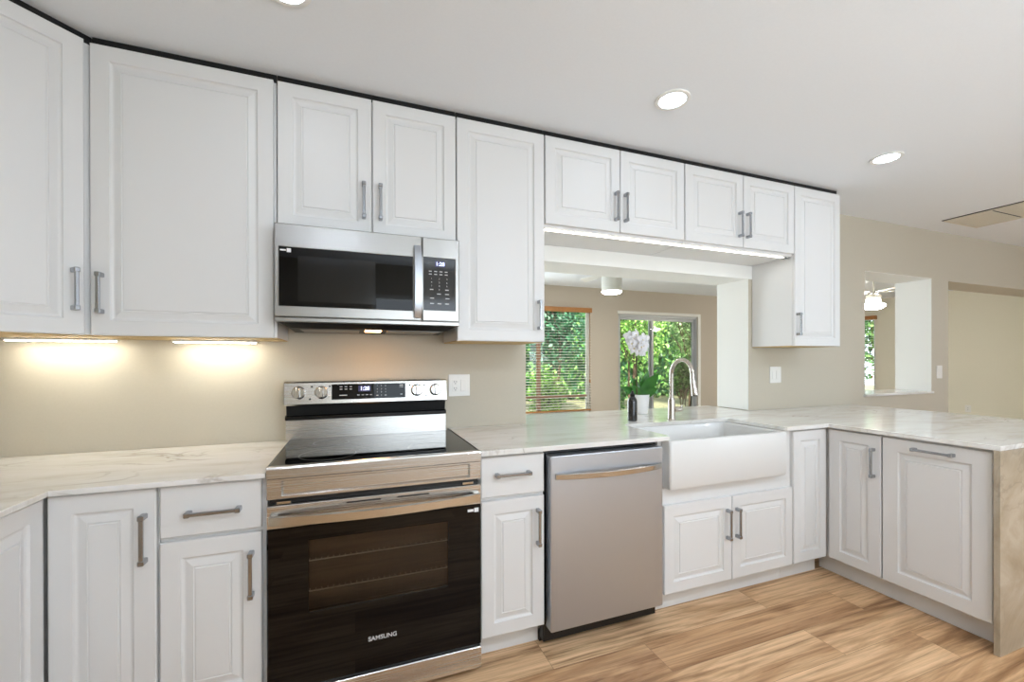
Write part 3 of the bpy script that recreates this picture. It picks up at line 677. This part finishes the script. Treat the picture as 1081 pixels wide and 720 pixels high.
# ---------------------------------------------------------------- range
rg = thing('electric_range', 'stainless electric range with black glass cooktop and oven door', 'range', (.097, -.35, 0))
x0, x1 = -.2865, .4805; RF = -.660
MB().box(x0+.004, x1-.004, -.612, -.03, .035, .893, .002).build('body', 'steel_grey', rg)
MB().box(x0+.002, x1-.002, -.640, -.088, .894, .9075, .002).build('cooktop', 'black_glass', rg)
for (cx, cy, r) in ((-.10, -.49, .105), (.30, -.49, .09), (-.10, -.23, .075), (.30, -.23, .075)):
    el = MB(); el.lathe([(r-.0015, 0), (r, 0), (r, .0002), (r-.0015, .0002), (r-.0015, 0)], (cx, cy, .9076), 48); el.build('burner_ring', 'steel_grey', rg)
ft = MB(); ft.profile([(-.640, .870), (-.640, .9105), (-.652, .9115), (-.659, .909), (-.662, .903), (-.662, .870)], x0, x1); ft.box(x0, x0+.0022, -.640, -.085, .894, .9105); ft.box(x1-.0022, x1, -.640, -.085, .894, .9105)
ft.build('cooktop_trim', 'steel', rg)
# recessed panel under the cooktop trim
fp = MB()
def R(a, b, c_, d_, y): return [(a, y, c_), (b, y, c_), (b, y, d_), (a, y, d_)]
fp.rings([R(x0, x1, .797, .8685, -.62), R(x0, x1, .797, .8685, -.659), R(x0+.002, x1-.002, .799, .8665, -.661), R(x0+.045, x1-.045, .807, .8615, -.661), R(x0+.052, x1-.052, .814, .8565, -.652)])
fp.build('front_panel', 'steel', rg)
MB().box(x0+.006, x1-.006, -.640, -.613, .7765, .7965).build('door_gap', 'black_plastic', rg)
for xx in (x0+.03, x1-.075): MB().box(xx, xx+.045, -.655, -.641, .777, .787, .001).build('door_hinge', 'chrome', rg)
# oven door
od = MB(); od.box(x0, x1, RF-.004, -.618, .695, .775, .003); odo = od.build('oven_door', 'steel', rg)
gl = MB(); slab_with_hole(gl, x0, x1, .125, .6945, -.155, .345, .385, .640, RF, -.640)
gl.build('door_glass', 'black_glass', odo)
MB().box(-.1548, .3448, RF+.002, RF+.005, .3852, .6398).build('oven_window', 'oven_window', odo)
sv = MB()
for k in range(2): sv.box(-.03+.18*k, .09+.18*k, RF-.0046, RF-.0041, .759, .764)
sv.build('door_vent', 'black_plastic', odo)
hh = MB(); P = []
for i in range(21):
    t = i/20; P.append((x0+.012+t*(x1-x0-.024), RF-.022-.042*math.sin(PI*t)**.75))
hh.rings([[(x, y, .7135), (x, y-.008, .717), (x, y-.008, .745), (x, y, .7485), (x, y+.010, .745), (x, y+.010, .717)] for x, y in P])
hh.box(x0+.010, x0+.035, RF-.024, RF-.0042, .716, .746, .002); hh.box(x1-.035, x1-.010, RF-.024, RF-.0042, .716, .746, .002)
hh.build('oven_handle', 'steel_polished', odo, True)
sg = MB(); sg.text('SAMSUNG', .0225, face_text(.096, RF-.0003, .2415) @ Matrix.Scale(1.0, 4, (1, 0, 0)), bold=.0005); sg.build('lettering', 'ink_light', odo)
st = MB().box(.452, .470, RF-.0006, RF-.0001, .664, .681); st.box(.425, .449, RF-.0006, RF-.0001, .667, .677); st.build('sticker', 'sticker_white', odo)
# oven cavity and racks behind the window
cv = MB()
cv.rings([R(-.17, .36, .37, .655, -.6385), R(-.17, .36, .37, .655, -.6125)], False, False)
cv.build('oven_cavity', 'oven_enamel', rg)
rk = MB()
for zr in (.445, .555):
    rk.tube([(-.165, -.630, zr), (.355, -.630, zr)], .0025, 6)
    for k in range(26): rk.tube([(-.155+k*.02, -.630, zr), (-.155+k*.02, -.616, zr+.002)], .0013, 5)
rk.build('oven_rack', 'plate_white', rg)
MB().box(x0+.002, x1-.002, -.650, -.618, .117, .1245).build('drawer_gap', 'black_plastic', rg)
dw_ = MB(); dw_.box(x0, x1, RF-.004, -.618, .030, .1165, .003); dw_.build('storage_drawer', 'steel', rg)
for xx in (x0+.05, x1-.05):
    for yy in (-.58, -.08): MB().lathe([(0, 0), (.018, 0), (.018, .01), (.01, .012), (.01, .036), (0, .036)], (xx, yy, .0003), 12).build('levelling_foot', 'black_plastic', rg)
# backguard
MB().profile([(-.0865, .906), (-.0865, .996), (-.060, .998), (-.02, .998), (-.02, .906)], x0-.018+.0, x1-.028+.0).build('backguard_lower', 'steel', rg)
MB().profile([(-.100, .9985), (-.112, 1.003), (-.112, 1.0165), (-.096, 1.022), (-.02, 1.022), (-.02, .9985)], x0-.018, x1-.030).build('backguard_vent', 'black_gloss', rg)
MB().profile([(-.094, 1.0225), (-.100, 1.068), (-.02, 1.068), (-.02, 1.0225)], x0-.014, x1-.033).build('backguard_slope', 'vent_dark', rg)
bgx0, bgx1 = -.3065, .4505
MB().profile([(-.118, 1.0685), (-.124, 1.076), (-.112, 1.174), (-.104, 1.180), (-.02, 1.180), (-.02, 1.0685)], bgx0, bgx1).build('control_panel', 'steel', rg)
def pan_y(z): return -.124 + (z-1.076)*(.012/.098)
TILT = math.atan(.012/.098)
def on_panel(x, z, off=0): return Matrix.Translation((x, pan_y(z)-off, z)) @ Matrix.Rotation(-TILT, 4, 'X')
g = MB(); g.box(-.104, .241, -.0008, .0015, -.037, .037, M=on_panel(0, 1.129)); gp = g.build('display_glass', 'black_glass', rg)
MB().box(.0165, .074, -.0012, -.0009, -.005, .024, M=on_panel(0, 1.133)).build('clock_screen', 'clock_screen', gp)
MB().text('1:28', .026, on_panel(.046, 1.142, .0014) @ Matrix.Rotation(PI/2, 4, 'X'), bold=.0005).build('clock_digits', 'clock_glow', gp)
k2 = MB()
for r in range(4):
    for c_ in range(3):
        n_ = r*3+c_; M_ = on_panel(.105+c_*.0195, 1.154-r*.0155, .001) @ Matrix.Rotation(PI/2, 4, 'X')
        if n_ < 9: k2.text(str(n_+1), .0095, M_)
        elif c_ == 1: k2.text('0', .0095, M_)
        else: k2.box(-.005, .005, -.0016, .0016, -.0002, .0002, M=M_)
def bar(x, z, w, h=.0022): k2.box(x-w/2, x+w/2, -.0012, -.0009, z-1.129-h, z-1.129+h, M=on_panel(0, 1.129))
for r in range(2):
    for c_ in range(3): bar(-.062+c_*.022, 1.153-r*.012, .012, .0018)
bar(-.052, 1.112, .034, .0018)
for c_ in range(4): bar(.017+c_*.0195, 1.1115, .011, .0018)
bar(.221, 1.155, .018, .003); bar(.221, 1.146, .018, .0012); bar(.221, 1.110, .010, .0024)
k2.build('key_legends', 'ink_light', gp)
for kx in (-.247, -.148, .298, .393):
    M_ = on_panel(kx, 1.128) @ Matrix.Rotation(PI/2, 4, 'X')
    kb = MB(); kb.lathe([(0, 0), (.031, 0), (.031, .004), (.027, .006), (.0255, .020), (.024, .022), (0, .022)], (0, 0, .0003), 32, M=M_)
    kb.box(-.0085, .0085, -.0255, .0255, .018, .034, .003, M=M_)
    ko = kb.build('knob', 'steel_polished', rg, True)
    MB().box(-.008, .008, -.0262, -.0257, .020, .032, M=M_).build('knob_pointer', 'black_plastic', ko)
for (xx, zz) in ((-.190, 1.156), (-.113, 1.156), (-.198, 1.098), (.262, 1.154), (.336, 1.154), (.345, 1.098)):
    MB().lathe([(0, 0), (.0045, 0), (.0045, .0004), (0, .0004)], (0, 0, .0002), 14, M=on_panel(xx, zz) @ Matrix.Rotation(PI/2, 4, 'X')).build('burner_icon', 'black_plastic', rg)

# ---------------------------------------------------------------- dishwasher
dw = thing('dishwasher', 'stainless dishwasher with bowed handle, between base cabinets', 'dishwasher', (1.085, -.3, 0))
MB().box(.786, 1.397, -.600, -.02, .02, .880, .002).build('tub_housing', 'black_plastic', dw)
MB().box(.7945, 1.3915, -.662, -.605, .094, .861, .005, seg=2).build('door', 'steel_vertical', dw)
MB().box(.7845, 1.398, -.560, -.545, .001, .092).build('toe_panel', 'black_plastic', dw)
hh = MB(); P = []
for i in range(21):
    t = i/20; P.append((.815+t*.562, -.666-.040*math.sin(PI*t)**.8))
hh.rings([[(x, y, .758), (x, y-.007, .762), (x, y-.007, .782), (x, y, .786), (x, y+.009, .782), (x, y+.009, .762)] for x, y in P])
hh.build('handle', 'steel_polished', dw, True)
MB().lathe([(0, 0), (.008, 0), (.008, .006), (0, .006)], (.79, -.555, .06), 12, 'Y').build('screw', 'chrome', dw)

# ---------------------------------------------------------------- lights in the kitchen
def can(x, y, label, mat):
    o = thing('recessed_light', label, 'ceiling light', (x, y, ZC-.006), 'recessed ceiling lights')
    MB().lathe([(.060, -.001), (.070, -.0035), (.078, -.001), (.078, .0058), (.060, .0058), (.060, -.001)], (x, y, ZC-.006), 40).build('trim_ring', 'trim_white', o, True)
    MB().lathe([(0, .0035), (.0595, .0035), (.0595, .0055), (0, .0055)], (x, y, ZC-.006), 40).build('lens', mat, o, True)
can(-.206, -.792, 'recessed ceiling light at the top edge above the range', 'can_lens')
can(1.375, -.750, 'recessed ceiling light nearest the sink cabinets, middle one', 'can_lens')
can(2.965, -.742, 'recessed ceiling light farthest right, near the end cabinet', 'can_lens')
for x in (-.22, 1.375, 2.965, 4.6, 6.2):
    can(x, -2.75, 'added unseen recessed ceiling light, fill row behind the photographer', 'can_lens_fill' if x < 2.5 else 'can_lens_fill_dim')  # row out of view, added to fill the kitchen with light
def bar_light(x0, x1, y0, y1, label, M=None):
    o = thing('under_cabinet_light', label, 'light', tuple((M or Matrix.Identity(4)) @ Vector(((x0+x1)/2, (y0+y1)/2, UZ-.014))), 'under-cabinet light bars')
    MB().box(x0, x1, y0, y1, UZ-.009, UZ-.0005, .001, M=M).build('housing', 'plate_white', o)
    MB().box(x0+.008, x1-.008, y0+.004, y1-.004, UZ-.0125, UZ-.0095, M=M).build('lens', 'bar_lens', o)
bar_light(-.74, -.42, -.10, -.065, 'light bar glowing under the widest wall cabinet')
bar_light(-1.28, -.93, -.10, -.065, 'light bar glowing under the diagonal corner cabinet')
ls = thing('led_strip', 'white LED strip glowing under the short cabinets over the sink', 'light', (1.85, -.285, 1.965))
MB().box(.935, 2.752, -.292, -.276, 1.9715, 1.9745, M=None).build('backing', 'plate_white', ls)
sm = MB()
n = 96
for i in range(n):
    x = .95+(2.70-.95)*i/(n-1); sm.box(x-.0066, x+.0066, -.2915, -.2765, 1.9672, 1.9712)
sm.build('diodes', 'strip_lens', ls)
MB().box(2.715, 2.75, -.296, -.272, 1.963, 1.971, .002).build('connector', 'steel_grey', ls)

# ---------------------------------------------------------------- wall plates
def plate(name, label, cat, x, z, w, h, gangs, M=None, mat='plate_white'):
    o = thing(name, label, cat, tuple((M or Matrix.Identity(4)) @ Vector((x, -.0035, z))))
    MB().box(x-w/2, x+w/2, -.0065, -.0005, z-h/2, z+h/2, .002, M=M).build('cover_plate', mat, o)
    k = len(gangs); g0 = x-(k-1)*.023
    for i, t in enumerate(gangs):
        gx = g0+i*.046
        if t == 's': MB().box(gx-.0165, gx+.0165, -.0095, -.0067, z-.033, z+.033, .0015, M=M).build('rocker', mat, o)
        else:
            so = MB(); so.box(gx-.0165, gx+.0165, -.0085, -.0067, z-.033, z+.033, .001, M=M); so_ = so.build('socket', mat, o)
            s = MB()
            for dz in (-.018, .018):
                for dx in (-.006, .006): s.box(gx+dx-.0012, gx+dx+.0012, -.0092, -.0086, z+dz-.001, z+dz+.007, M=M)
                s.box(gx-.0025, gx+.0025, -.0092, -.0086, z+dz-.010, z+dz-.006, M=M)
            s.build('slots', 'slot_dark', so_)
plate('power_outlet', 'white double wall plate with outlet and switch, right of the range', 'outlet', .547, 1.141, .120, .122, 'os')
plate('light_switch', 'white double rocker switch under the end wall cabinet', 'light switch', 3.003, 1.166, .118, .124, 'ss')
plate('light_switch', 'small white single switch between the small opening and the doorway', 'light switch', 5.146, 1.164, .085, .122, 's')
plate('power_outlet', 'white outlet low on the cream wall seen through the doorway', 'outlet', -1.668, .452, .075, .118, 'o', M=Matrix.Translation((SX1, 0, 0)) @ MX)

# ceiling return grille
cg = thing('ceiling_vent', 'beige two-panel return air grille on the ceiling at right', 'vent', (5.02, -.5, ZC-.01))
m = MB(); X0, X1, Y0, Y1 = 4.76, 5.27, -1.05, -.205
for (a, b, c_, d_) in ((X0, X1, Y1-.02, Y1), (X0, X1, Y0, Y0+.02), (X0, X0+.02, Y0+.02, Y1-.02), (X1-.02, X1, Y0+.02, Y1-.02)): m.box(a, b, c_, d_, ZC-.012, ZC-.0042, .002)
m.build('frame', 'vent_beige', cg)
for k in range(3):
    yb = Y1-.022-k*.268
    s = MB(); s.box(X0+.026, X1-.026, yb-.254, yb-.004, ZC-.008, ZC-.0042)
    for i in range(24): s.box(X0+.024, X1-.024, yb-.256+i*.0107, yb-.252+i*.0107, ZC-.0105, ZC-.0078)
    s.build('grille_panel', 'vent_beige', cg)
MB().box(X0-.009, X1+.009, Y0-.009, Y1+.009, ZC-.004, ZC-.0006).build('grille_shadow_sheet', 'vent_dark', cg)  # dark sheet wider than the frame, drawn as its shadow outline

# ---------------------------------------------------------------- ceiling fans
def fan(x, y, zb, zm0, zm1, rm, lens_prof, label, rot, nb=5, rod=None, span=.62):
    o = thing('ceiling_fan', label, 'ceiling fan', (x, y, ZC), 'sunroom ceiling fans')
    cpn = MB(); cpn.lathe([(0, 0), (.07, 0), (.06, -.03), (.02, -.045), (0, -.045)], (x, y, ZC-.0005), 28)
    if rod: cpn.tube([(x, y, ZC-.04), (x, y, zm1-.005)], .012, 12)
    else: cpn.tube([(x, y, ZC-.04), (x, y, zm1-.005)], .05, 20)
    cpn.build('canopy', 'fan_white', o, True)
    MB().lathe([(0, 0), (rm, 0), (rm, (zm1-zm0)*.9), (rm*.9, zm1-zm0), (0, zm1-zm0)], (x, y, zm0), 36).build('motor_housing', 'fan_white', o, True)
    MB().lathe(lens_prof, (x, y, zm0-.0005), 36).build('light_lens', 'fan_lens', o, True)
    for k in range(nb):
        M_ = Matrix.Translation((x, y, zb)) @ Matrix.Rotation(rot+2*PI*k/nb, 4, 'Z') @ Matrix.Rotation(math.radians(9), 4, 'X')
        bl = MB(); bl.prism([(rm*.8, -.022), (.20, -.05), (span-.05, -.068), (span, -.045), (span, .045), (span-.05, .068), (.20, .05), (rm*.8, .022)], -.003, .003, M=M_)
        bl.build('blade', 'fan_white', o)
fan(3.085, 2.30, 2.405, 2.160, 2.375, .128, [(0, -.028), (.09, -.026), (.118, -.012), (.122, 0), (0, 0)], 'white ceiling fan with drum light, seen through the opening over the sink', math.radians(6), 4)
fan(6.89, 1.50, 2.235, 2.075, 2.20, .085, [(0, -.085), (.08, -.076), (.125, -.045), (.135, -.02), (.11, 0), (0, 0)], 'white ceiling fan with bowl light, seen through the small opening at right', math.radians(24), 5, rod=True, span=.55)

# ---------------------------------------------------------------- garden
m = MB(); m.box(-14, 26, SY+.121, 24, -.16, -.06)
struct(m.build('ground', 'mulch'), 'mulched garden ground outside the sunroom', 'ground')
m = MB(); m.box(0, 12, SY+.122, SY+2.0, -.059, -.02)
struct(m.build('trim_patio', 'patio_stone'), 'pale patio slab outside the sliding door', 'patio')
def leaves(mb, rnd, cx, cy, cz, rx, ry, rz, n, s, hang=0.3, shell=.55):
    bm = mb.bm
    for _ in range(n):
        while True:
            v = Vector((rnd.uniform(-1, 1), rnd.uniform(-1, 1), rnd.uniform(-1, 1)))
            l = v.length
            if l <= 1 and l > shell*rnd.random(): break
        p = Vector((cx+v.x*rx, cy+v.y*ry, cz+v.z*rz))
        d = Vector((rnd.gauss(0, 1), rnd.gauss(0, 1), rnd.gauss(-hang*2, 1))).normalized()
        nn = Vector((rnd.gauss(0, .8), rnd.gauss(-.6, .8), rnd.gauss(.6, .8)))
        sd = d.cross(nn)
        if sd.length < .05: continue
        sd.normalize(); L = s*rnd.uniform(.7, 1.35); w = L*.30
        nrm = sd.cross(d)
        vs = [bm.verts.new(p), bm.verts.new(p+d*L*.45+sd*w+nrm*L*.06), bm.verts.new(p+d*L), bm.verts.new(p+d*L*.45-sd*w+nrm*L*.06)]
        bm.faces.new(vs)
def tree(x, y, h, r, label, mat, seed, n=2600, s=.10, low=.25, hang=.4, name='garden_tree', trunks=3, cat='tree', group='garden trees'):
    rnd = random.Random(seed); o = thing(name, label, cat, (x, y, -.06), group)
    t = MB(); tops = []
    for k in range(trunks):
        a = 2*PI*k/trunks+rnd.random(); ex_, ey_ = x+math.cos(a)*r*.45, y+math.sin(a)*r*.45
        pts = [(x+math.cos(a)*.06, y+math.sin(a)*.06, -.06)]
        for i in range(1, 6):
            q = i/5; pts.append((x+(ex_-x)*q**1.3+rnd.uniform(-.04, .04), y+(ey_-y)*q**1.3+rnd.uniform(-.04, .04), -.06+h*.8*q))
        t.tube(pts, [.026*(1-.13*i)*max(.5, h/3.2) for i in range(6)], 8)
        for b_ in range(4):
            q = pts[2+b_ % 3]; a2 = rnd.uniform(0, 2*PI); t.tube([q, (q[0]+math.cos(a2)*r*.4, q[1]+math.sin(a2)*r*.4, q[2]+h*.16), (q[0]+math.cos(a2)*r*.7, q[1]+math.sin(a2)*r*.7, q[2]+h*.22)], [.02, .014, .008], 6)
    t.build('trunk', 'bark', o, True)
    c_ = MB()
    for k in range(5):
        a = rnd.uniform(0, 2*PI); q = rnd.uniform(.1, .5)
        leaves(c_, rnd, x+math.cos(a)*r*q, y+math.sin(a)*r*q, -.06+h*(low+(1-low)*rnd.uniform(.3, .75)), r*.7, r*.7, h*(1-low)*.40, n//5, s, hang)
    c_.build('foliage', mat, o)
hd_ = thing('garden_hedge', 'tall dense dark green hedge closing off the garden behind the trees', 'hedge', (6, 10.6, -.06))
rnd = random.Random(11); hc = MB()
leaves(hc, rnd, 7, 10.6, 2.3, 12.5, .8, 2.9, 16000, .20, .5, .2); hc.build('foliage', 'leaf_mid', hd_)
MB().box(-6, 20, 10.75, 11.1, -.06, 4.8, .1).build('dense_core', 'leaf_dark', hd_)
tree(7.0, 7.2, 3.9, 1.0, 'lime green tree outside the left pane of the sliding door', 'leaf_lime', 1, 5200, .085)
tree(9.1, 7.3, 3.8, 1.0, 'pale lime tree outside the right pane of the sliding door', 'leaf_pale', 2, 5200, .085)
tree(4.75, 7.2, 4.0, 1.0, 'dark green tree outside the window with the blind', 'leaf_dark', 4, 4200, .11)
tree(2.4, 7.2, 3.4, 1.0, 'mid green tree far left in the garden, behind the blind', 'leaf_mid', 5, 2600, .10)
tree(11.3, 7.2, 3.8, 1.0, 'mid green tree at the right end of the garden', 'leaf_mid', 6, 2600, .13)
tree(13.6, 4.9, 3.6, 1.1, 'green tree outside the sunroom end window', 'leaf_mid', 7, 2600, .14)
tree(7.02, 5.35, 1.45, .30, 'small rounded green shrub just outside the sliding door, behind the faucet', 'leaf_mid', 8, 1900, .085, low=.46, hang=0, name='garden_shrub', trunks=4, cat='shrub', group=None)
tree(3.75, 5.7, 1.15, .42, 'low lime shrub outside the bottom of the blind window', 'leaf_lime', 10, 1600, .075, low=.1, hang=0, name='garden_shrub', trunks=3, cat='shrub', group=None)
tree(5.25, 5.6, .85, .35, 'low green shrub outside the left pane of the sliding door', 'leaf_mid', 12, 1200, .075, low=.1, hang=0, name='garden_shrub', trunks=3, cat='shrub', group=None)
